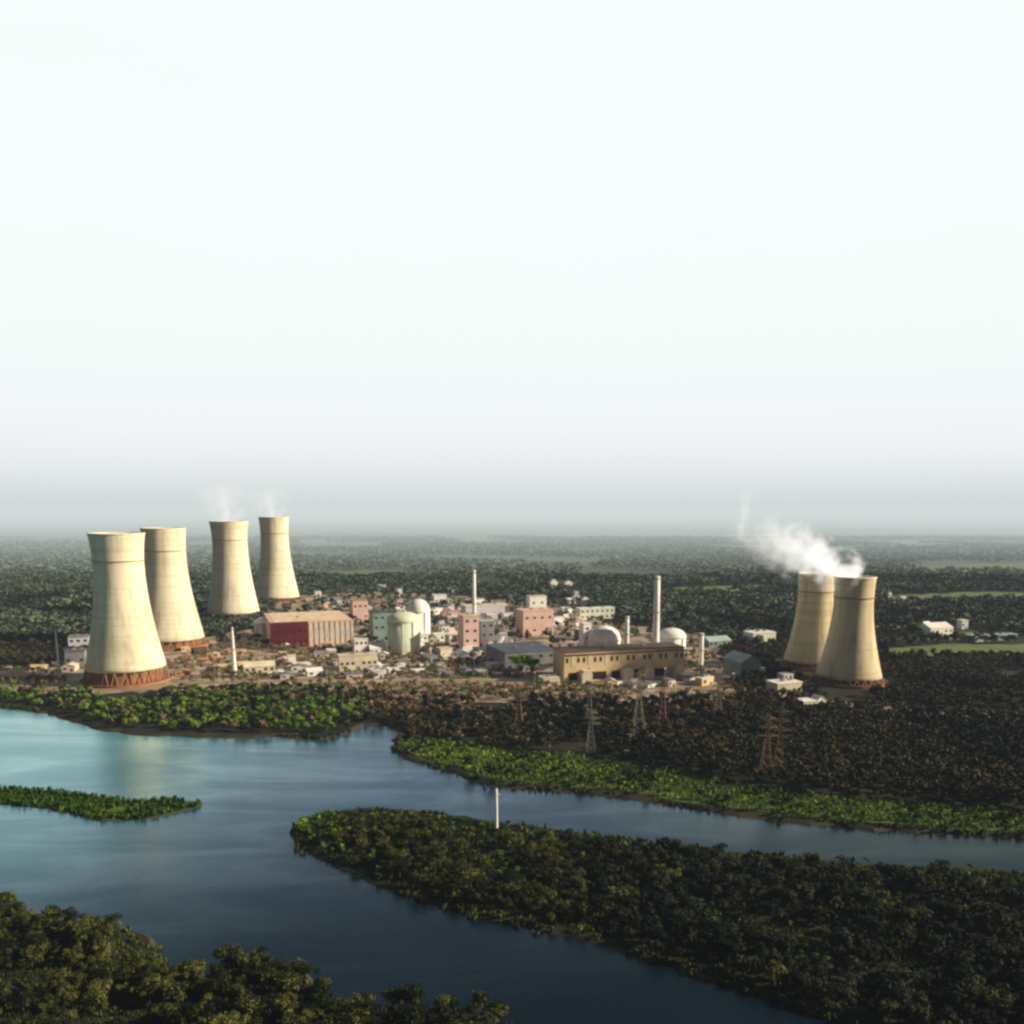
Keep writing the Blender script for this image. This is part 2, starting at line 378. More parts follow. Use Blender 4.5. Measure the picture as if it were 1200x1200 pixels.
T5 = cooling_tower("steaming cooling tower partly hidden behind its twin at the right, mostly in shade", 951, 786, 672, 70, 40, 43, 6, GR)
T6 = cooling_tower("steaming cooling tower in front of its twin at the right, sunlit on one half", 994, 806, 676, 80, 45, 49, 6, GR)

# ------------------------------------------------------------------ buildings
_meshcache = {}
def winmesh(wd, ht, key='glass'):
    k = (round(wd, 1), round(ht, 1), key)
    if k not in _meshcache:
        b = MB(); b.box(-wd/2, wd/2, -.14, .1, 0, ht); _meshcache[k] = b.mesh("window", M[key])
    return _meshcache[k]
OCC = []    # footprints, to keep trees off
def building(name, label, cat, x0, x1, yb, yt, dep, wall, roof='white', kind='flat', wins=(2, 3), door=True, group=None, yaw=0., front=None, winkey='glass', chimney=False):
    p = G((x0+x1)/2, yb, GZ); s = F/depth(p); wd = (x1-x0)/s; h = max(2.5, top_z(p, yt)-GZ)
    rz = .34 + yaw
    root = empty(name, p, rz, label=label, cat=cat, group=group)
    a = wd/2
    t = .35 if h < 8 else .8
    if kind == 'flat':
        MB().box(-a, a, 0, dep, -.5, h).build("wall", M[wall], root)
        r = MB(); r.box(-a-.4, a+.4, -.4, dep+.4, h, h+t); r.build("roof", M[roof], root)
        if wd > 14:
            m = MB(); m.box(-a*.3, -a*.3+3, dep*.4, dep*.4+3, h+t, h+t+2); m.box(a*.4, a*.4+4, dep*.5, dep*.5+2.5, h+t, h+t+1.3); m.build("roof_unit", M['greyb'], root)
    elif kind == 'gable':
        e = h*.72
        MB().prism([(-a, -.5), (a, -.5), (a, e), (0, h), (-a, e)], 0, dep).build("wall", M[wall], root)
        r = MB(); o_ = .5; k = (h-e)/a
        for sg in (-1, 1):
            v = [(sg*(a+o_), e-k*o_+.05), (sg*(a+o_), e-k*o_+.35), (0, h+.35), (0, h+.05)]
            r.prism(v, -o_, dep+o_)
        r.build("roof", M[roof], root)
    elif kind == 'ridge':     # ridge runs left-right, a roof slope faces the river
        e = h*.62; mdl = MB()
        bm = mdl.bm
        def pr(pts, xa, xb):
            A = [bm.verts.new((xa, y, z)) for y, z in pts]; B = [bm.verts.new((xb, y, z)) for y, z in pts]; n = len(pts)
            bm.faces.new(A); bm.faces.new(B[::-1])
            for i in range(n): bm.faces.new([A[(i+1)%n], A[i], B[i], B[(i+1)%n]])
        pr([(0, -.5), (dep, -.5), (dep, e), (dep/2, h), (0, e)], -a, a); mdl.build("wall", M[wall], root)
        mdl = MB(); bm = mdl.bm; k = (h-e)/(dep/2)
        pr([(-.5, e-k*.5+.05), (-.5, e-k*.5+.35), (dep/2, h+.35), (dep/2, h+.05)], -a-.5, a+.5)
        pr([(dep+.5, e-k*.5+.05), (dep+.5, e-k*.5+.35), (dep/2, h+.35), (dep/2, h+.05)], -a-.5, a+.5)
        mdl.build("roof", M[roof], root)
        h = e
    rows, cols = wins
    if rows*cols:
        hh = h*(.72 if kind == 'gable' else 1)
        ww = min(3.2, wd/cols*.5); wh = min(2.6, hh/rows*.42)
        for r_ in range(rows):
            for c in range(cols):
                cx = -a + wd*(c+.5)/cols
                if door and r_ == 0 and c == cols//2: continue
                inst("window", winmesh(ww, wh, winkey), root, (cx, -.02, hh*(r_+.38)/rows))
    if door:
        cx = -a + wd*(cols//2+.5)/max(cols, 1)
        dh = min(3.0, h*.55)
        MB().box(-1.1, 1.1, -.16, .1, 0, dh).build("door", M['brown'], root, loc=(cx, -.02, 0))
    if kind == 'flat' and cols:
        # the side turned to the sun has its windows too
        n = max(1, min(6, int(dep/7)))
        for r_ in range(rows):
            for c in range(n):
                inst("window", winmesh(min(2.4, dep/n*.4), min(2.4, h/rows*.4), winkey), root, (a+.02, dep*(c+.5)/n, h*(r_+.38)/rows), PI/2)
    if chimney: MB().box(a*.4, a*.4+1.2, dep*.3, dep*.3+1.2, h*.8, h+3).build("chimney", M['white'], root)
    OCC.append((p.x, p.y+dep/2, max(wd/2, dep/2)+3))
    return root, wd, h
def stack(label, x, yb, yt, w0, w1, m='white', group=None, name='chimney_stack', cat='chimney', rings=True):
    p = G(x, yb, GZ); s = F/depth(p); h = top_z(p, yt)-GZ; r0, r1 = w0/2/s, w1/2/s
    root = empty(name, p, 0, label=label, cat=cat, group=group)
    MB().lathe([(r0, -.5), (r0*.6+r1*.4, h*.3), (r0*.25+r1*.75, h*.65), (r1, h), (r1*.75, h), (r1*.75, h-3), (0, h-3)], 32).build("shaft", M[m], root, True)
    if rings:
        for f in (.55, .97):
            z = h*f; r = r0+(r1-r0)*min(1, f*1.1)
            MB().lathe([(r*.9, z-.5), (r+.9, z-.4), (r+.9, z+.1), (r*.9, z+.1)], 24).build("platform", M['greyb'], root)
    MB().lathe([(r0*1.6, -.5), (r0*1.6, 1.6), (r0, 1.6)], 24).build("footing", M['greyb'], root)
    return root
def dome(label, x0, x1, yb, yt, frac, wall='white', dm='white', group=None, flat=.5):
    p = G((x0+x1)/2, yb, GZ); s = F/depth(p); r = (x1-x0)/2/s; p = p+Vector((0, r, 0)); h = top_z(p, yt)-GZ
    root = empty("reactor_building", p, 0, label=label, cat="reactor building", group=group)
    hw = h*frac
    MB().lathe([(r, -.5), (r, hw), (r*.9, hw)], 64).build("wall", M[wall], root, True)
    MB().lathe([(r+.7, hw-.8), (r+.7, hw+.8), (r*.97, hw+.85)], 64).build("cornice", M[wall], root)
    MB().lathe([(r*math.cos(a), hw+.2+(h-hw)*math.sin(a)) for a in [PI/2*i/12 for i in range(12)]]+[(0, h+.2)], 64).build("dome", M[dm], root, True)
    MB().lathe([(r*.09, h), (r*.09, h+1.6), (0, h+1.6)], 12).build("vent", M['greyb'], root)
    b = MB()
    for a in (-2.2, -1.57, -.9):
        b.box(r*math.cos(a)-.9, r*math.cos(a)+.9, r*math.sin(a)-.9, r*math.sin(a)+.4, -.5, hw-1.5)
    b.build("buttress", M[wall], root)
    OCC.append((p.x, p.y, r+4)); return root

# the tan turbine hall in the middle
root, wd, h = building("turbine_hall", "long tan turbine hall with flat brown roof and row of dark openings below", "turbine hall", 657, 808, 796, 762, 32, 'tan', 'brown', wins=(0, 0), door=False, yaw=-.06)
n = 22; tp = MB().box(-1.5, 1.5, -.25, .1, 0, h*.34).mesh("panel", M['cream']); 
for k in range(n):
    cx = -wd/2+wd*(k+.5)/n
    if k % 3 != 1: inst("window", winmesh(2.2, h*.16), root, (cx, -.02, h*.66))
    else: inst("wall_panel", tp, root, (cx, -.02, h*.56))
op = MB().box(-4, 4, -.35, .1, 0, h*.26).mesh("gateway", M['dark'])
for fx in (.07, .25, .31, .42, .58, .75, .8): inst("gateway", op, root, (-wd/2+wd*fx, -.02, h*.06))
by = MB(); by.prism([(-5, -.5), (5, -.5), (5, h*.32), (3, h*.42), (-3, h*.42), (-5, h*.32)], -9, -.05); bym = by.mesh("bay", M['cream'])
for fx in (.16, .50, .67, .93): inst("bay", bym, root, (-wd/2+wd*fx, 0, 0))
MB().box(-wd/2-.6, wd/2+.6, -.9, -.42, h-2.6, h-1.6).build("canopy", M['brown'], root)

# pink hall with the maroon wing
root, wd, h = building("turbine_hall", "pink roofed hall with pale ribbed wall beside its maroon front", "turbine hall", 320, 414, 757, 729, 100, 'pink', 'pinkroof', wins=(0, 0), door=False)
a = wd/2
MB().box(-a-1, -a+wd*.44, -3, -.05, -.5, h+1.2).build("front_panel", M['maroon'], root)['label'] = "dark maroon sheet cladding on the left half of the front"
w_ = winmesh(2.6, 3.2, 'maroon_d')
for r_ in range(2):
    for c in range(7): inst("window", w_, root, (-a+wd*.44*(c+.5)/7, -3.02, h*(.2+.42*r_)))
pl = MB().box(-1.3, 1.3, -.7, -.05, -.5, h-.2).mesh("pilaster", M['cream'])
for k in range(9): inst("pilaster", pl, root, (-a+wd*(.47+.52*k/8), 0, 0))
for k in range(8): inst("window", winmesh(2.6, h*.38, 'lilac'), root, (-a+wd*(.47+.52*(k+.5)/8), -.02, h*.3))
rd = MB()
for k in range(5): rd.box(-a*.9, a*.9, 12+k*18, 15+k*18, h+.8, h+2.4)
rd.build("skylight", M['cream'], root)
# domes and round buildings
dome("white domed reactor building rising behind the left half of the tan hall", 690, 729, 768, 733, .5)
dome("white domed reactor building rising behind the right half of the tan hall", 773, 806, 766, 736, .66)
dome("white domed reactor building standing behind the pale green round one", 476, 503, 752, 702, .72)
dome("pale green round reactor building with flat dome among the white sheds", 452, 491, 768, 717, .8, 'green_w', 'green_w')
dome("lilac white round tank with low dome beside the maroon wall", 296, 320, 750, 723, .75, 'lilac', 'white')
building("annex_building", "teal annex with dark green roof left of the round green reactor building", "annex", 438, 460, 752, 718, 26, 'teal', 'dgreen', wins=(3, 3))
building("service_building", "small white block beside the left reactor dome", "building", 683, 693, 765, 731, 12, 'white', 'white', wins=(3, 1))
stack("tallest white chimney rising behind the tan turbine hall", 768, 768, 675, 9, 6.2)
stack("short white chimney between the two domes behind the tan hall", 734, 768, 722, 6.5, 5)
stack("slim pale vent stack right of the tan hall end", 821, 785, 742, 6, 4.6)
stack("tall grey white chimney above the pink tower blocks in the middle", 556, 755, 668, 5.5, 3.8)
stack("white tapering stack like a needle right of the second cooling tower", 275, 792, 735, 7, 2.0)
stack("thin white mast on the ochre bank left of the largest tower", 70, 797, 738, 3.2, 1.6, rings=False, name='mast', cat='mast')
building("process_building", "long low building with white flat roof edge behind the middle chimney", "building", 545, 599, 727, 710, 26, 'lilac', 'cream', wins=(1, 7))
building("process_building", "tall pink process block at the foot of the middle chimney", "building", 543, 562, 768, 722, 20, 'pink', 'cream', wins=(4, 2))
building("process_building", "brown grey process block right of the pink one under the chimney", "building", 563, 580, 760, 728, 18, 'greyb', 'lilac', wins=(3, 2))
building("auxiliary_building", "pink block with a white upper storey behind the slate roofed hall", "building", 612, 650, 745, 716, 28, 'pink', 'pinkroof', wins=(2, 4))
building("penthouse", "white cap building on the skyline above the pink block", "building", 620, 641, 726, 699, 14, 'white', 'cream', wins=(2, 2))
building("workshop_hall", "dark hall with slate blue roof behind the green tree", "workshop", 590, 654, 786, 764, 60, 'greyb', 'slate', wins=(2, 5), door=True)
# inclined conveyor gallery
pa, pb = G(568, 782, GZ), G(590, 770, GZ)
root = empty("conveyor_gallery", pa, 0, label="lilac inclined conveyor gallery climbing beside the slate roofed hall", cat="conveyor")
d = pb-pa; zt_ = top_z(pb, 745)-GZ
m = MB(); m.bar((0, 0, 2), (d.x, d.y, zt_), 2.4, 2.4, 4); m.build("gallery", M['lilac'], root)
m = MB(); m.box(d.x-4, d.x+4, d.y-3, d.y+4, -.5, zt_+3); m.build("transfer_tower", M['white'], root)
for f in (.3, .6): MB().bar((d.x*f, d.y*f, -.5), (d.x*f, d.y*f, 2+(zt_-2)*f), .6).build("trestle", M['steel'], root)
building("office_block", "long pale green white office block in front of the dark trees", "office block", 678, 722, 726, 713, 14, 'green_w', 'white', wins=(2, 7))
for lb, a_, b_, c_, d_, w_ in (("white house at the left of the hilltop cluster", 645, 654, 692, 678, 'white'), ("white house with grey gable right of its twin on the rise", 661, 672, 691, 680, 'white'),
                           ("small lilac house below the white pair on the rise", 671, 680, 700, 692, 'lilac'), ("small white house just above the pale office block", 682, 691, 708, 699, 'white')):
    building("house", lb, "house", a_, b_, c_, d_, 12, w_, 'lilac', 'gable', wins=(1, 3))
building("warehouse", "bright white warehouse left of the middle chimney, near the trees", "warehouse", 509, 524, 709, 698, 20, 'white', 'white', wins=(1, 3))
building("warehouse", "small white store right beside the bright white warehouse", "warehouse", 525, 532, 711, 703, 12, 'white', 'cream', wins=(1, 2))
building("service_building", "small white building by itself behind the pink roofed hall", "building", 370, 377, 706, 694, 9, 'white', 'white', wins=(2, 1))
building("service_building", "orange roofed block at the right end of the pink hall", "building", 414, 432, 728, 704, 30, 'pink', 'orange', wins=(2, 3))
building("storage_building", "long cream shed with flat roof in front of the white buildings", "shed", 398, 443, 785, 768, 12, 'cream', 'cream', wins=(1, 7))
building("service_building", "white two storey block behind the long cream shed", "building", 416, 432, 768, 749, 14, 'white', 'white', wins=(2, 3))
building("service_building", "white gabled shed right of the two storey white block", "shed", 434, 453, 768, 755, 14, 'white', 'white', 'ridge', wins=(1, 4))
building("storage_building", "cream low shed right of the needle stack", "shed", 287, 322, 789, 776, 10, 'cream', 'cream', 'ridge', wins=(1, 5))
building("storage_building", "tiny white shed between the cream sheds, in the dry scrub", "shed", 338, 347, 780, 769, 7, 'white', 'cream', wins=(1, 1))
building("storage_building", "long white pipe gallery building right of the green reactor", "building", 490, 537, 752, 743, 8, 'white', 'white', wins=(1, 9))
building("pump_house", "grey blue pump house left of the largest cooling tower", "pump house", 78, 99, 782, 764, 20, 'greyb', 'slate', wins=(1, 3))
building("pump_house", "lilac grey switch house behind the pump house", "pump house", 82, 104, 764, 747, 20, 'lilac', 'greyb', wins=(2, 3))
building("warehouse", "long low warehouse with cyan roof right of the domes", "warehouse", 829, 859, 758, 747, 22, 'teal', 'cyan', 'ridge', wins=(1, 5))
building("warehouse", "white flat warehouse left of the steaming towers", "warehouse", 880, 911, 756, 742, 20, 'green_w', 'white', wins=(1, 5))
building("warehouse", "teal hall with broad slanting roof below the cyan warehouse", "warehouse", 866, 893, 796, 768, 30, 'teal', 'cyan', 'gable', wins=(1, 3))
building("storage_building", "tiny bright white shed at the corner of the teal hall", "shed", 889, 897, 795, 784, 8, 'white', 'white', wins=(1, 1))
building("storage_building", "cream store with flat white roof in front of the steaming towers", "store", 908, 942, 816, 801, 16, 'cream', 'white', wins=(1, 5))
building("storage_building", "small white store behind the cream store by the towers", "store", 917, 930, 804, 791, 10, 'white', 'lilac', wins=(2, 2))
building("storage_building", "low cream store at the forest edge below the steaming towers", "store", 940, 958, 832, 822, 12, 'cream', 'white', wins=(1, 3))
building("storage_building", "white gabled store at the forest edge, the rightmost near the towers", "store", 957, 968, 830, 816, 9, 'white', 'white', 'gable', wins=(1, 2))
building("warehouse", "large white warehouse alone in the woods right of the towers", "warehouse", 1087, 1120, 744, 731, 26, 'white', 'white', 'ridge', wins=(1, 5))
building("warehouse", "pale teal low building left part beyond the green field", "warehouse", 1140, 1163, 752, 745, 14, 'cyan', 'cyan', wins=(1, 4))
building("warehouse", "pale teal low building farther right beyond the green field", "warehouse", 1166, 1196, 750, 744, 14, 'teal', 'cyan', wins=(1, 4))
# small sheds and blocks in the yard, seen as a pale clutter
rnd = random.Random(21)
zones = [(490, 600, 705, 778, 80, "small dull pink and grey blocks crowded left of the middle chimney", ['lilac', 'pink', 'greyb', 'white', 'white', 'cream']),
         (350, 540, 690, 722, 34, "small pale sheds strung out behind the plant", ['pink', 'white', 'lilac', 'cream']),
         (440, 600, 762, 794, 48, "low dusty sheds among dry scrub in front of the plant", ['pink', 'white', 'cream', 'greyb']),
         (562, 690, 708, 752, 34, "small blocks packed behind the slate roofed hall", ['lilac', 'greyb', 'pink', 'white']),
         (640, 860, 797, 806, 24, "little cream kiosks lined up before the tan hall", ['cream', 'tan', 'white']),
         (320, 450, 760, 796, 34, "low dusty sheds between the maroon hall and the river", ['cream', 'pink', 'white', 'lilac']),
         (0, 95, 786, 802, 13, "ochre huts on the left river bank", ['tan', 'cream', 'tan']),
         (205, 290, 762, 798, 14, "rusty low sheds between the first and second tower", ['orange', 'tan', 'brown']),
         (1000, 1190, 690, 742, 7, "tiny pale farm sheds in the woods at the right", ['white', 'cyan', 'cream'])]
LBL = {'white': 'white', 'pink': 'dull pink', 'greyb': 'grey', 'lilac': 'lilac grey', 'cream': 'cream', 'tan': 'tan', 'orange': 'rust red', 'brown': 'brown', 'cyan': 'pale cyan'}
WHERE = ["left of the middle chimney", "behind the pink roofed plant hall", "in dry scrub before the plant", "behind the slate roofed hall", "before the tan turbine hall",
         "between the maroon hall and river", "on the ochre left bank", "between the two nearest left towers", "in the woods right of the towers"]
for zi, (xa, xb, ya, yb_, n, g, ms) in enumerate(zones):
    for k in range(n):
        x = rnd.uniform(xa, xb); y = rnd.uniform(ya, yb_); mm = rnd.choice(ms)
        q0 = G(x, y, GZ)
        if any((q0.x-ox)**2+(q0.y-oy)**2 < (r_*.8)**2 for ox, oy, r_ in OCC): continue
        sc_ = (y-HOR)/200
        wpx = rnd.uniform(6, 20)*sc_; hpx = rnd.uniform(6, 15)*sc_*(.6 if zi in (2, 4, 5, 6, 7) else 1.0)
        kd = rnd.choice(['flat', 'flat', 'ridge', 'gable'])
        building("service_shed", f"small {LBL[mm]} {'gabled' if kd!='flat' else 'flat roofed'} shed {WHERE[zi]}", "shed", x-wpx/2, x+wpx/2, y, y-hpx, rnd.uniform(7, 15), mm, rnd.choice([mm, 'white', 'greyb']) if zi not in (6,7) else mm, kd, wins=(1, 2), group=f"{g}, {LBL[mm]} {'gabled' if kd!='flat' else 'flat'}", yaw=rnd.uniform(-.2, .3))

wl = W([(215, 806), (330, 803), (450, 799), (600, 798), (655, 799), (820, 802), (858, 800)], GZ)
root = empty("compound_wall", wl[0], 0, label="long pale compound wall running along the dirt road before the plant", cat="wall")
for i, (a_, b_) in enumerate(zip(wl, wl[1:])):
    d_ = b_-a_; n_ = max(1, int(d_.length/12))
    q = MB(); 
    for k in range(n_):
        p0 = a_-wl[0]+d_*(k/n_); p1 = a_-wl[0]+d_*((k+.97)/n_); q.bar((p0.x, p0.y, 1.0), (p1.x, p1.y, 1.0), 1.2, 1.2, 4)
    q.build("panel_run", M['cream'], root)
# ------------------------------------------------------------------ lattice pylons
def pylon(label, x, yb, yt, base, m='steel', group="lattice pylons on the forested bank", z=GZ):
    p = G(x, yb, z); h = top_z(p, yt)-z
    root = empty("power_pylon", p, random.uniform(-.3, .3), label=label, cat="pylon", group=group)
    b = base; tw = 1.1; hw = h*.62
    def cw(f): return b*(1-f)+tw*f if f < 1 else tw
    for sx in (-1, 1):
        for sy in (-1, 1):
            q = MB(); q.bar((sx*b, sy*b, -.5), (sx*tw, sy*tw, hw), .34, .26); q.bar((sx*tw, sy*tw, hw), (sx*.5, sy*.5, h), .26, .2); q.build("leg", M[m], root)
    q = MB(); lv = [0, .25, .47, .66, .83, 1]
    for f0, f1 in zip(lv, lv[1:]):
        w0, w1, z0, z1 = cw(f0), cw(f1), hw*f0, hw*f1
        for s in (-1, 1):
            q.bar((-w0, s*w0, z0), (w1, s*w1, z1), .16); q.bar((w0, s*w0, z0), (-w1, s*w1, z1), .16)
            q.bar((s*w0, -w0, z0), (s*w1, w1, z1), .16); q.bar((s*w0, w0, z0), (s*w1, -w1, z1), .16)
    for k in range(5):
        z0 = hw+(h-hw)*k/5; z1 = hw+(h-hw)*(k+1)/5
        for s in (-1, 1): q.bar((-tw, s*tw*.8, z0), (tw*.8, s*tw*.7, z1), .14); q.bar((s*tw, -tw*.8, z0), (s*tw*.7, tw*.7, z1), .14)
    q.build("bracing", M[m], root)
    for f, L in ((.66, 6.5), (.79, 5.5), (.92, 4.5)):
        q = MB(); zz = h*f
        for s in (-1, 1):
            q.bar((0, -.8, zz), (s*L, 0, zz+.4), .22); q.bar((0, .8, zz), (s*L, 0, zz+.4), .22); q.bar((0, 0, zz+2), (s*L, 0, zz+.4), .18)
            q.bar((s*L, 0, zz+.3), (s*L, 0, zz-1.6), .18)
        q.build("crossarm", M[m], root)
    OCC.append((p.x, p.y, 7))
PYL = [("orange tinted lattice pylon at the left end of the pylon row", 608, 858, 802, 3.5, 'rust'), ("grey lattice pylon second from the left in the forest", 690, 852, 798, 3, 'steel'),
       ("pale lattice pylon in front of the tan hall, tallest of its row", 748, 860, 786, 4.5, 'steel'), ("lattice pylon close behind the pale one before the hall", 776, 850, 792, 3, 'rust'),
       ("small lattice pylon below the right end of the tan hall", 841, 838, 796, 3, 'rust'), ("left lattice pylon of the close pair below the steaming towers", 897, 914, 836, 4.2, 'rust'),
       ("right lattice pylon of the close pair below the steaming towers", 912, 910, 828, 3.6, 'rust'), ("grey lattice pylon lowest in the forest left of centre", 692, 880, 832, 3, 'steel')]
for lb, x, yb_, yt_, b_, m_ in PYL: pylon(lb, x, yb_, yt_, b_, m_)
rp = random.Random(77)
for k in range(20):
    x_ = 225+k*33+rp.uniform(-8, 8); y_ = rp.uniform(790, 812); p = G(x_, y_, GZ)
    root = empty("lamp_post", p, rp.uniform(0, 6), label="slim pale lamp post beside the dirt road before the plant", cat="lamp post", group="lamp posts along the dirt road")
    hh = rp.uniform(13, 18)
    MB().lathe([(.32, -.3), (.2, hh), (0, hh)], 8).build("pole", M['steel'], root)
    MB().box(-1.6, 1.6, -.25, .25, hh-.1, hh+.35).build("lamp_head", M['white'], root)
# navigation mast on the island
p = G(582, 978, .9); h = top_z(p, 924)-.9
root = empty("mast", p, 0, label="slim white mast standing alone on the wooded island", cat="mast")
MB().lathe([(.75, -.3), (.6, h*.5), (.45, h), (0, h)], 12).build("pole", M['white'], root, True)
MB().box(-1.6, 1.6, -.3, .3, h*.86, h*.86+.5).build("crossarm", M['white'], root)
MB().lathe([(1.5, -.4), (1.5, .9), (0, .9)], 16).build("footing", M['greyb'], root)

# ------------------------------------------------------------------ trees
def leaf_template(seed, lobes, per, size, squat=1.0):
    """unit tree crown: height 1, clumps of small leaf faces; returns verts (n*4,3) and tint per face"""
    r = np.random.default_rng(seed); V = []; T = []
    for i in range(lobes):
        a = r.uniform(0, 2*PI); rad = r.uniform(0, .30)*squat; z = r.uniform(.42, .86); rad *= 1.25-abs(z-.6)
        c = np.array([rad*math.cos(a), rad*math.sin(a), z]); R = r.uniform(.12, .2)*(1.15 if lobes < 6 else 1)
        tint = r.uniform(0, 1)
        for k in range(per):
            d = r.normal(size=3); d /= np.linalg.norm(d); d[2] = d[2]*.85+.1
            q = c+d*R*r.uniform(.6, 1.08)
            n = d+r.normal(size=3)*.55; n /= np.linalg.norm(n)
            u = np.cross(n, r.normal(size=3)); u /= np.linalg.norm(u); v = np.cross(n, u)
            s = size*r.uniform(.6, 1.3)
            V += [q-u*s-v*s*.5, q+u*s*.4-v*s, q+u*s+v*s*.5, q-u*s*.3+v*s]
            T.append(min(1, max(0, tint*.7+.3*r.uniform()+(z-.6)*.4)))  # higher clumps tinted lighter, sunlit tops painted into the leaf colour
    return np.array(V, dtype=np.float64), np.array(T)
def quads_mesh(name, V, T, m):
    nf = len(V)//4
    me = bpy.data.meshes.new(name); me.vertices.add(len(V)); me.vertices.foreach_set("co", V.astype(np.float32).ravel())
    me.loops.add(nf*4); me.loops.foreach_set("vertex_index", np.arange(nf*4, dtype=np.int32))
    me.polygons.add(nf); me.polygons.foreach_set("loop_start", np.arange(0, nf*4, 4, dtype=np.int32))
    try: me.polygons.foreach_set("loop_total", np.full(nf, 4, dtype=np.int32))
    except Exception: pass
    me.update(calc_edges=True)
    at = me.attributes.new("tint", 'FLOAT', 'FACE'); at.data.foreach_set("value", T.astype(np.float32))
    me.materials.append(m); return me
NEAR = [leaf_template(100+i, (11, 15, 18, 9, 14, 20)[i], (95, 75, 62, 105, 80, 58)[i], .029, (1.0, 1.2, 1.05, .75, 1.3, .9)[i]) for i in range(6)]
MID = [leaf_template(200+i, 8, 15, .070, 1.1) for i in range(6)]
FAR = [leaf_template(300+i, 5, 6, .13, 1.3) for i in range(5)]
def trunk_mesh(seed, leaf):
    r = random.Random(seed); m = MB()
    m.bar((0, 0, -.03), (r.uniform(-.02, .02), r.uniform(-.02, .02), .45), .035, .02, 6)
    for k in range(5):
        a = r.uniform(0, 2*PI); l = r.uniform(.12, .26)
        m.bar((0, 0, r.uniform(.25, .42)), (l*math.cos(a), l*math.sin(a), r.uniform(.5, .75)), .016, .006, 5)
    return m.mesh("trunk", M['bark'])
TRUNK = [trunk_mesh(i, None) for i in range(6)]
CROWN = {}
def crown_mesh(i, key):
    if (i, key) not in CROWN: CROWN[(i, key)] = quads_mesh("crown", NEAR[i][0], NEAR[i][1], M[key])
    return CROWN[(i, key)]
def merged(name, pts, templates, m, label, cat, trunk=True):
    """pts: list of (x,y,z,height,spread) -> one stuff object"""
    if not pts: return
    P = np.array(pts); Vs = []; Ts = []
    which = RNG.integers(0, len(templates), len(P))
    for t in range(len(templates)):
        Q = P[which == t]
        if not len(Q): continue
        V, T = templates[t]; a = RNG.uniform(0, 2*PI, len(Q)); c, s = np.cos(a)[:, None], np.sin(a)[:, None]
        hh = Q[:, 3][:, None]; sp = Q[:, 4][:, None]
        X = (V[None, :, 0]*c-V[None, :, 1]*s)*hh*sp+Q[:, 0][:, None]
        Y = (V[None, :, 0]*s+V[None, :, 1]*c)*hh*sp+Q[:, 1][:, None]
        Z = V[None, :, 2]*hh+Q[:, 2][:, None]
        Vs.append(np.stack([X, Y, Z], -1).reshape(-1, 3))
        tt = T[None, :]*.6+RNG.uniform(-.15, .45, (len(Q), 1)); Ts.append(np.clip(tt, 0, 1).ravel())
    me = quads_mesh(name, np.concatenate(Vs), np.concatenate(Ts), m)
    o = bpy.data.objects.new(name, me); col.objects.link(o); props(o, label=label, cat=cat, kind='stuff'); return o
def inside(poly, x, y):
    c = False; n = len(poly); j = n-1
    for i in range(n):
        a, b = poly[i], poly[j]
        if (a.y > y) != (b.y > y) and x < (b.x-a.x)*(y-a.y)/(b.y-a.y)+a.x: c = not c
        j = i
    return c
def occ(x, y, k=1.0):
    for fp in FIELDS:
        if inside(fp, x, y): return True
    for ox, oy, r in OCC:
        if (x-ox)**2+(y-oy)**2 < (r*k)**2: return True
    return False
for t in (T1, T2, T3, T4, T5, T6):
    OCC.append((t[3].x, t[3].y, t[2]+12)); OCC.append((t[3].x*(1-(t[2]+14)/t[3].y), t[3].y-t[2]-8, t[2]*.85)); OCC.append((t[3].x*(1-(t[2]+44)/t[3].y), t[3].y-t[2]-38, t[2]*.6))
def scatter(poly, step, jit=.45, seed=1, view=90):
    r = random.Random(seed); xs = [p.x for p in poly]; ys = [p.y for p in poly]
    y = min(ys)
    while y < max(ys):
        x = min(xs)
        while x < max(xs):
            a, b = x+r.uniform(-jit, jit)*step, y+r.uniform(-jit, jit)*step
            if b > 60:
                px, py = proj(a, b, 5)
                if -view < px < 1200+view and py < 1290 and inside(poly, a, b): yield a, b, px, py, r
            x += step
        y += step*.95
bushes = []
ALLT = []   # (size px, x, y, z, h, key, region)
def clump(x, y, s=.02):
    from mathutils import noise as ns
    return ns.noise(Vector((x*s, y*s, 3.7)))
from mathutils import noise as _ns
def nz(x, y, s): return _ns.noise(Vector((x*s, y*s, 3.7)))
# near left bank
for a, b, px, py, r in scatter(bank, 5.4, seed=31):
    if nz(a, b, .05) < -.33: continue
    h = r.uniform(3.5, 10.0)
    ALLT.append((a, b, 1.2, h, 'leaf', 'bank'))
# island
for a, b, px, py, r in scatter(isl, 5.6, seed=32):
    edge = py < 958+ (px-400)*.085
    if nz(a, b, .03) < -.28:
        if r.random() < .7: bushes.append((a, b, .9, r.uniform(1.5, 3.4), 1.4))
        continue
    if inside(isl, a, b+5) and inside(isl, a, b-4):
        h = r.uniform(3.2, 9.0) if not edge else r.uniform(2.5, 5)
        k = 'leaf_bright' if (px < 400+r.uniform(-30, 60) or (edge and r.random() < .8)) else 'leaf' if px < 720+r.uniform(-90, 90) or r.random() < .12 else 'leaf_deep'  # right end takes the darkest leaf, its shade put into the colour
        if k == 'leaf_bright': h *= .75
        ALLT.append((a, b, .9, h, k, 'island'))
D0 = [p for p in ALLT]
mead = W(MEAD); yard = W(YARD)
NBOX = [Vector((-900, 420, 0)), Vector((900, 420, 0)), Vector((1500, 1000, 0)), Vector((-1500, 1000, 0))]
northp = [Vector((-3000, 720, 0))]+shore+[Vector((3000, 400, 0)), Vector((3000, 9000, 0)), Vector((-3000, 9000, 0))]
road = W(RD)
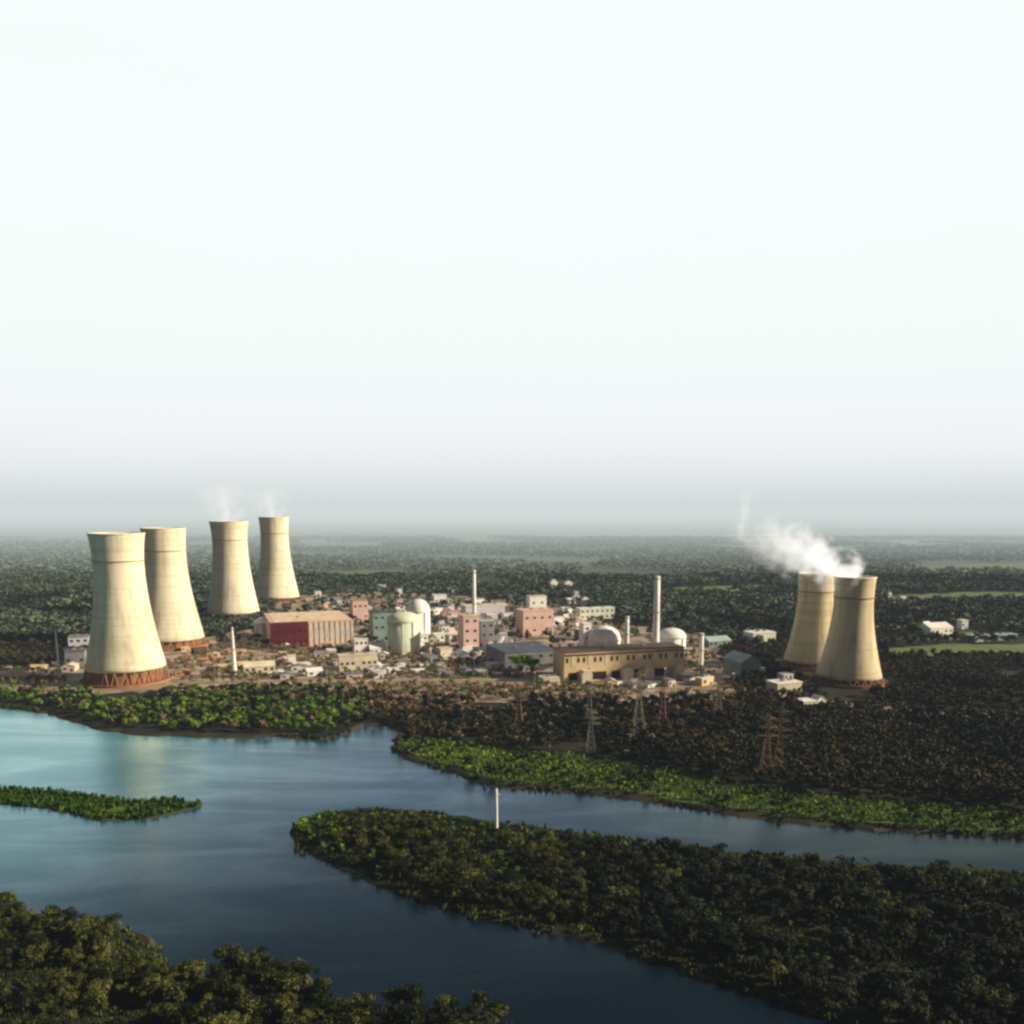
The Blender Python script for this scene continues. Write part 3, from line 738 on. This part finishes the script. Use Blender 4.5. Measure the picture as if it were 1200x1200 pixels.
mid_dark, mid_green, mid_dry, far_t, mid_deep, far_m = [], [], [], [], [], []
for a, b, px, py, r in scatter(NBOX, 6.6, seed=33):
    if not inside(northp, a, b): continue
    if not inside(northp, a, b-5): continue
    if occ(a, b): continue
    if inside(mead, a, b):
        if nz(a, b, .035) < -.08 and r.random() < .5: mid_deep.append((a, b, GZ, r.uniform(3, 6), 1.2))
        elif nz(a, b, .03) > .12 and r.random() < .5: bushes.append((a, b, GZ, r.uniform(2, 5.2), 1.3))
        continue
    if inside(road, a, b): continue
    if inside(yard, a, b):
        dens = .85 if 380 < px < 580 or py > 798 else .5
        if (nz(a, b, .02) > -.18 or 400 < px < 570) and r.random() < dens: (mid_dry if r.random() < .7 else mid_green).append((a, b, GZ, r.uniform(3.5, 8), 1.1))
        continue
    if px < 430 and py > 800:
        (mid_green if r.random() < .58+.5*nz(a, b, .03) else mid_deep if r.random() < .8 else mid_dry).append((a, b, GZ, r.uniform(4.5, 8), 1.15)); continue
    if nz(a, b, .016) < -.42: continue
    if 380 < px < 870 and r.random() < (.75 if py < 835 else .3)*(1 if px < 620 else .6): mid_dry.append((a, b, GZ, r.uniform(5, 8), 1.1)); continue
    h = r.uniform(6, 10.5)
    (mid_dark if nz(a, b, .011) > -.12 else mid_deep).append((a, b, GZ, h, 1.05))
FBOX = [Vector((-1500, 1000, 0)), Vector((1500, 1000, 0)), Vector((2600, 2000, 0)), Vector((-2600, 2000, 0))]
for a, b, px, py, r in scatter(FBOX, 10.0, seed=34, view=40):
    if inside(yard, a, b) and r.random() < .8: continue
    if occ(a, b, .9): continue
    if nz(a, b, .006) < -.35: continue
    q_ = (b-1000)/500+nz(a, b, .008)*1.6
    if r.random() > q_: (mid_dark if r.random() < .5 else mid_deep).append((a, b, GZ, r.uniform(7, 12), 1.2)); continue
    far_m.append((a, b, GZ, r.uniform(6, 14), 1.3))
FB2 = [Vector((-2600, 2000, 0)), Vector((2600, 2000, 0)), Vector((4600, 4600, 0)), Vector((-4600, 4600, 0))]
for a, b, px, py, r in scatter(FB2, 26, seed=35, view=30):
    if occ(a, b, .9): continue
    if nz(a, b, .0028) < -.22+.1*(b-2000)/2600: continue
    far_t.append((a, b, GZ, r.uniform(10, 16), 1.9))
# individuals: those that show largest
def show(t):
    px, py = proj(t[0], t[1], t[2]+t[3]*.5)
    if not (-10 < px < 1210 and py < 1212): return 0
    return t[3]/math.hypot(t[0], t[1], H)
ALLT.sort(key=show, reverse=True)
GRP = {'bank': "bushy trees on the near left bank", 'island': "bushy trees covering the river island"}
LAB = {('bank', 'leaf'): "bushy olive green tree on the dark near bank", ('island', 'leaf'): "bushy olive green tree on the long river island",
       ('island', 'leaf_bright'): "low bright green tree on the grassy edge of the river island", ('island', 'leaf_deep'): "dull dark green tree on the long river island"}
rt = random.Random(5)
for t in ALLT[:296]:
    x, y, z, h, key, reg = t
    o = empty("bushy_tree", (x, y, z), rt.uniform(0, 6.28), label=LAB[(reg, key)], cat="tree", group=GRP[reg]+(", dull ones" if key == 'leaf_deep' else ", bright ones" if key == 'leaf_bright' else ""))
    i = rt.randrange(6); s = rt.uniform(.95, 1.35); o.scale = (h*s*rt.uniform(.9, 1.25), h*s, h)
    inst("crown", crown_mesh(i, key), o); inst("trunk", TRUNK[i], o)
rest = ALLT[296:]
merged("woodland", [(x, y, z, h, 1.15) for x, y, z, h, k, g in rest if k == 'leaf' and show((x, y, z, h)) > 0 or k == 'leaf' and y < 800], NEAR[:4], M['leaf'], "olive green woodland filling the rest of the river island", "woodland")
merged("woodland", [(x, y, z, h, 1.15) for x, y, z, h, k, g in rest if k == 'leaf_deep'], MID, M['leaf_deep'], "dull dark woodland at the right of the river island", "woodland")
merged("shrubs", [(x, y, z, h, 1.2) for x, y, z, h, k, g in rest if k == 'leaf_bright'], MID, M['leaf_bright'], "bright green shrubs at the edge of the river island", "shrubs")
merged("forest", mid_dark, MID, M['leaf_dark'], "dark brownish green forest on the far bank", "forest")
merged("forest", mid_deep, MID, M["leaf_deep"], "deep green trees mixed into the far bank forest", "forest")
merged("shrubland", mid_green, MID, M['leaf_bright'], "green shrubs lining the far bank under the cooling towers", "shrubland")
merged("scrub", mid_dry, MID, M['leaf_dry'], "dry brown scrub trees around the power plant", "scrub")
merged("bushes", bushes, MID[:3], M['leaf_bright'], "bright green bushes scattered on the bank meadow", "bushes")
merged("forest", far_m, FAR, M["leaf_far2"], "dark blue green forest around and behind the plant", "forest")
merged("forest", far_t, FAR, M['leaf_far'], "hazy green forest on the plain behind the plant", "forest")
# the green tree in front of the slate hall
for (x, yb_, yt_, lb) in ((612, 792, 765, "round dark green tree in front of the slate roofed hall"), (625, 791, 770, "smaller dark green tree right of the round one by the hall")):
    p = G(x, yb_, GZ); h = top_z(p, yt_)-GZ
    o = empty("broadleaf_tree", p, .5, label=lb, cat="tree"); o.scale = (h*1.1, h*1.1, h)
    inst("crown", crown_mesh(1, 'leaf_bright'), o); inst("trunk", TRUNK[1], o)

# reeds and tall grass on the shore, meadow and spit
def blades(name, pts, m, label):
    V = []; T = []
    r = random.Random(3)
    for x, y, z, h in pts:
        t = r.random()
        for k in range(5):
            a = r.uniform(0, PI); dx, dy = math.cos(a)*h*.28, math.sin(a)*h*.28; ox, oy = r.uniform(-.8, .8), r.uniform(-.8, .8); lx, ly = r.uniform(-.4, .4)*h, r.uniform(-.4, .4)*h
            V += [(x+ox-dx, y+oy-dy, z-.2), (x+ox+dx, y+oy+dy, z-.2), (x+ox+lx+dx*.5, y+oy+ly+dy*.5, z+h), (x+ox+lx-dx*.5, y+oy+ly-dy*.5, z+h*.9)]
            T.append(min(1, t*.6+r.random()*.4))
    me = quads_mesh(name, np.array(V), np.array(T), m); o = bpy.data.objects.new(name, me); col.objects.link(o); props(o, label=label, cat="reeds", kind='stuff')
pts = [(a, b, .5, r.uniform(1.0, 2.8)) for a, b, px, py, r in scatter(spit, 2.0, seed=41) if nz(a, b, .08) > -.5]
blades("reeds", pts, M['reed'], "green reeds covering the narrow spit at the left")
pts = [(a, b, GZ, r.uniform(.8, 2.2)) for a, b, px, py, r in scatter(mead, 2.6, seed=42) ]
blades("tall_grass", pts, M['reed'], "bright green tall grass along the river meadow")
pts = []
for poly, z, st in ((shore, GZ-.9, 2.2), (isl[:14], .2, 2.0), (isl[14:], .2, 2.0), (bank[:19], .3, 1.6)):
    r = random.Random(8)
    for a, b in zip(poly, poly[1:]):
        n = int((b-a).length/st)
        for k in range(n):
            p = a.lerp(b, k/max(n, 1))
            if nz(p.x, p.y, .03) < -.05: continue
            for _ in range(2): pts.append((p.x+r.gauss(0, 1.6), p.y+r.gauss(0, 1.8), z, r.uniform(1, 2.6)))
blades("reeds", pts, M['reed_dark'], "reeds fringing the water along the banks and island")
pts = [(a, b, .9, r.uniform(.5, 1.8)) for a, b, px, py, r in scatter(isl, 2.6, seed=51) if inside(isl, a, b+2)]
pts += [(a, b, 1.2, r.uniform(.5, 1.6)) for a, b, px, py, r in scatter(bank, 2.2, seed=52) if inside(bank, a, b+2)]
blades("undergrowth", pts, M['reed_dark'], "low dark undergrowth between the trees of island and near bank")

# ------------------------------------------------------------------ steam
def steam(label, start, end, r0, r1, dens, seed, group=None, zs=.045):
    s, e = Vector(start), Vector(end); L = (e-s).length
    m = MB(); n = 14
    m.lathe([(0, 0)]+[((r0+(r1-r0)*i/n)*1.5, L*i/n) for i in range(n+1)]+[(0, L)], 24)
    mt = bpy.data.materials.new("steam"); mt.use_nodes = True; nt = mt.node_tree; nt.nodes.clear(); N, Lk = nt.nodes, nt.links
    out = N.new("ShaderNodeOutputMaterial"); pv = N.new("ShaderNodeVolumePrincipled"); Lk.new(pv.outputs[0], out.inputs["Volume"])
    pv.inputs["Color"].default_value = (.98, .98, .98, 1); pv.inputs["Anisotropy"].default_value = .1
    tc = N.new("ShaderNodeTexCoord"); P = tc.outputs["Object"]
    nv = N.new("ShaderNodeTexNoise"); nv.inputs["Scale"].default_value = zs*.8; nv.inputs["Detail"].default_value = 3; Lk.new(P, nv.inputs["Vector"])
    vm = N.new("ShaderNodeVectorMath"); vm.operation = 'SUBTRACT'; Lk.new(nv.outputs["Color"], vm.inputs[0]); vm.inputs[1].default_value = (.5, .5, .5)
    vs = N.new("ShaderNodeVectorMath"); vs.operation = 'SCALE'; Lk.new(vm.outputs[0], vs.inputs[0]); vs.inputs[3].default_value = r1*1.6
    va = N.new("ShaderNodeVectorMath"); va.operation = 'ADD'; Lk.new(P, va.inputs[0]); Lk.new(vs.outputs[0], va.inputs[1])
    sp = N.new("ShaderNodeSeparateXYZ"); Lk.new(va.outputs[0], sp.inputs[0]); so = N.new("ShaderNodeSeparateXYZ"); Lk.new(P, so.inputs[0])
    rr = mathn(nt, 'SQRT', mathn(nt, 'ADD', mathn(nt, 'MULTIPLY', sp.outputs[0], sp.outputs[0]), mathn(nt, 'MULTIPLY', sp.outputs[1], sp.outputs[1])))
    t = mathn(nt, 'DIVIDE', so.outputs[2], L)
    R = mathn(nt, 'ADD', mathn(nt, 'MULTIPLY', t, r1-r0), r0)
    q = mathn(nt, 'SUBTRACT', 1.15, mathn(nt, 'DIVIDE', rr, R))
    nn = noise(nt, P, zs*1.7, 6, .62)
    d = mathn(nt, 'ADD', q, mathn(nt, 'MULTIPLY', mathn(nt, 'SUBTRACT', nn, .52), 3.2))
    d = mathn(nt, 'MULTIPLY', d, 1, True)
    fade = mathn(nt, 'SUBTRACT', 1.0, mathn(nt, 'POWER', mathn(nt, 'MULTIPLY', t, 1, True), 1.6), True)
    d = mathn(nt, 'MULTIPLY', mathn(nt, 'MULTIPLY', d, fade), dens)
    Lk.new(d, pv.inputs["Density"])
    pv.inputs["Emission Color"].default_value = (.9, .93, 1, 1); Lk.new(mathn(nt, 'MULTIPLY', d, .45), pv.inputs["Emission Strength"])  # added glow stands in for sunlight scattered inside the plume
    o = m.build("steam_plume", mt); o.location = s; o.rotation_euler = (e-s).to_track_quat('Z', 'Y').to_euler()
    props(o, label=label, cat="steam", group=group); return o
def pt_at(px, py, y):   # point seen at px,py with given world y
    a = (px-600)/F; b = (CY-py)/F; dy = FY+b*UY; t = y/dy; return Vector((a*t, y, H+(FZ+b*UZ)*t))
def twr_top(T, dz=-1): return (T[3].x, T[3].y, GZ+T[1]+dz)
s6 = twr_top(T6, -3); s5 = twr_top(T5, -3)
steam("dense white steam blowing left from the front right tower", s6, pt_at(890, 613, s6[1]+15), 16, 15, .10, 1)
steam("thinner white steam drifting left from the rear right tower", s5, pt_at(856, 612, s5[1]+15), 13, 19, .032, 2)
steam("faint wisp of steam rising high left of the right towers", pt_at(866, 632, s5[1]+20), pt_at(876, 566, s5[1]+20), 5, 8, .03, 3)
s3 = twr_top(T3, -2); s4 = twr_top(T4, -2)
steam("faint steam puff over the left far tower", s3, pt_at(258, 566, s3[1]), 17, 38, .018, 4)
steam("faint steam puff over the right far tower", s4, pt_at(312, 572, s4[1]), 15, 36, .018, 5)

# ------------------------------------------------------------------ haze over the plain
def haze(label, sig, colr, x, y0, y1, z1, z0):
    m = bpy.data.materials.new("haze"); m.use_nodes = True; nt = m.node_tree; nt.nodes.clear()
    out = nt.nodes.new("ShaderNodeOutputMaterial"); ab = nt.nodes.new("ShaderNodeVolumeAbsorption"); em = nt.nodes.new("ShaderNodeEmission"); ad = nt.nodes.new("ShaderNodeAddShader")
    ab.inputs["Color"].default_value = (0, 0, 0, 1); ab.inputs["Density"].default_value = sig
    em.inputs["Color"].default_value = (*colr, 1); em.inputs["Strength"].default_value = sig  # glow stands in for daylight scattered by the haze
    nt.links.new(ab.outputs[0], ad.inputs[0]); nt.links.new(em.outputs[0], ad.inputs[1]); nt.links.new(ad.outputs[0], out.inputs["Volume"])
    hz = MB(); hz.box(-x, x, y0, y1, z0, z1); o = hz.build("haze", m); props(o, label=label, cat="haze", kind='stuff')
haze("thin pale haze in the air over river and plant", 1/26000, (.42, .47, .52), 70000, -2000, 95000, 215, -50)
haze("pale grey haze lying over the distant plain to the horizon", 1/4000, (.70, .765, .75), 69000, 2000, 94000, 330, -48)

# ------------------------------------------------------------------ light and sky
AZ = math.radians(95); EL = math.radians(24)
sd = Vector((math.sin(AZ)*math.cos(EL), math.cos(AZ)*math.cos(EL), math.sin(EL)))
sun = bpy.data.lights.new("sun", 'SUN'); sun.energy = 6.4; sun.angle = math.radians(.5); sun.color = (1, .87, .64)
so = bpy.data.objects.new("sun", sun); col.objects.link(so); so.rotation_euler = (-sd).to_track_quat('-Z', 'Y').to_euler()
wd = bpy.data.worlds.new("World"); sc.world = wd; wd.use_nodes = True; nt = wd.node_tree; N, L = nt.nodes, nt.links
bg = N["Background"]; sky = N.new("ShaderNodeTexSky"); sky.sky_type = 'NISHITA'; sky.sun_disc = False; sky.sun_elevation = EL; sky.sun_rotation = AZ
sky.air_density = 1; sky.dust_density = 3
bg.inputs["Strength"].default_value = .1
tc = N.new("ShaderNodeTexCoord"); sp = N.new("ShaderNodeSeparateXYZ"); L.new(tc.outputs["Generated"], sp.inputs[0])
# bright thin overcast veil low ahead only, sky above and behind dimmed to deepen shade (values are before the .1 strength)
veil = ramp(nt, mathn(nt, 'MULTIPLY', sp.outputs[2], 2.0, True), [(.0, (.84, .84, .88)), (.10, (.87, .89, .92)), (.32, (.90, .965, .95)), (.6, (.915, 1.0, .985))])
cn = noise(nt, mapping(nt, tc.outputs["Generated"], (1, 1, 5)), 2.2, 5, .6)
veil = mix(nt, mathn(nt, 'MULTIPLY', ramp(nt, cn, [(.45, (0, 0, 0)), (.7, (1, 1, 1))]), .35), veil, (.90, .93, .93))
vv = N.new("ShaderNodeVectorMath"); vv.operation = 'SCALE'; L.new(veil, vv.inputs[0]); vv.inputs[3].default_value = 10.4
f = N.new("ShaderNodeMapRange"); L.new(sp.outputs[2], f.inputs[0]); f.inputs[1].default_value = .47; f.inputs[2].default_value = .58; f.inputs[3].default_value = .97; f.inputs[4].default_value = .1; f.interpolation_type = 'SMOOTHSTEP'
sk = N.new("ShaderNodeVectorMath"); sk.operation = 'SCALE'; L.new(sky.outputs[0], sk.inputs[0]); sk.inputs[3].default_value = .28
g = N.new("ShaderNodeMapRange"); L.new(sp.outputs[1], g.inputs[0]); g.inputs[1].default_value = .3; g.inputs[2].default_value = .74; g.inputs[3].default_value = .04; g.inputs[4].default_value = 1; g.interpolation_type = 'SMOOTHSTEP'
L.new(mix(nt, mathn(nt, 'MULTIPLY', f.outputs[0], g.outputs[0]), sk.outputs[0], vv.outputs[0]), bg.inputs["Color"])

# ------------------------------------------------------------------ render settings
sc.view_settings.view_transform = 'Standard'; sc.view_settings.look = 'None'; sc.view_settings.exposure = 0; sc.view_settings.gamma = 1
sc.render.engine = 'CYCLES'
cy = sc.cycles
cy.use_denoising = True; cy.max_bounces = 5; cy.diffuse_bounces = 2; cy.glossy_bounces = 3; cy.volume_bounces = 2; cy.transparent_max_bounces = 16
cy.volume_step_rate = 1.0; cy.volume_max_steps = 128
cy.pixel_filter_type = 'GAUSSIAN'; cy.filter_width = 3.0
print("trees", len(ALLT), len(mid_dark), len(mid_green), len(mid_dry), len(bushes), len(far_t))
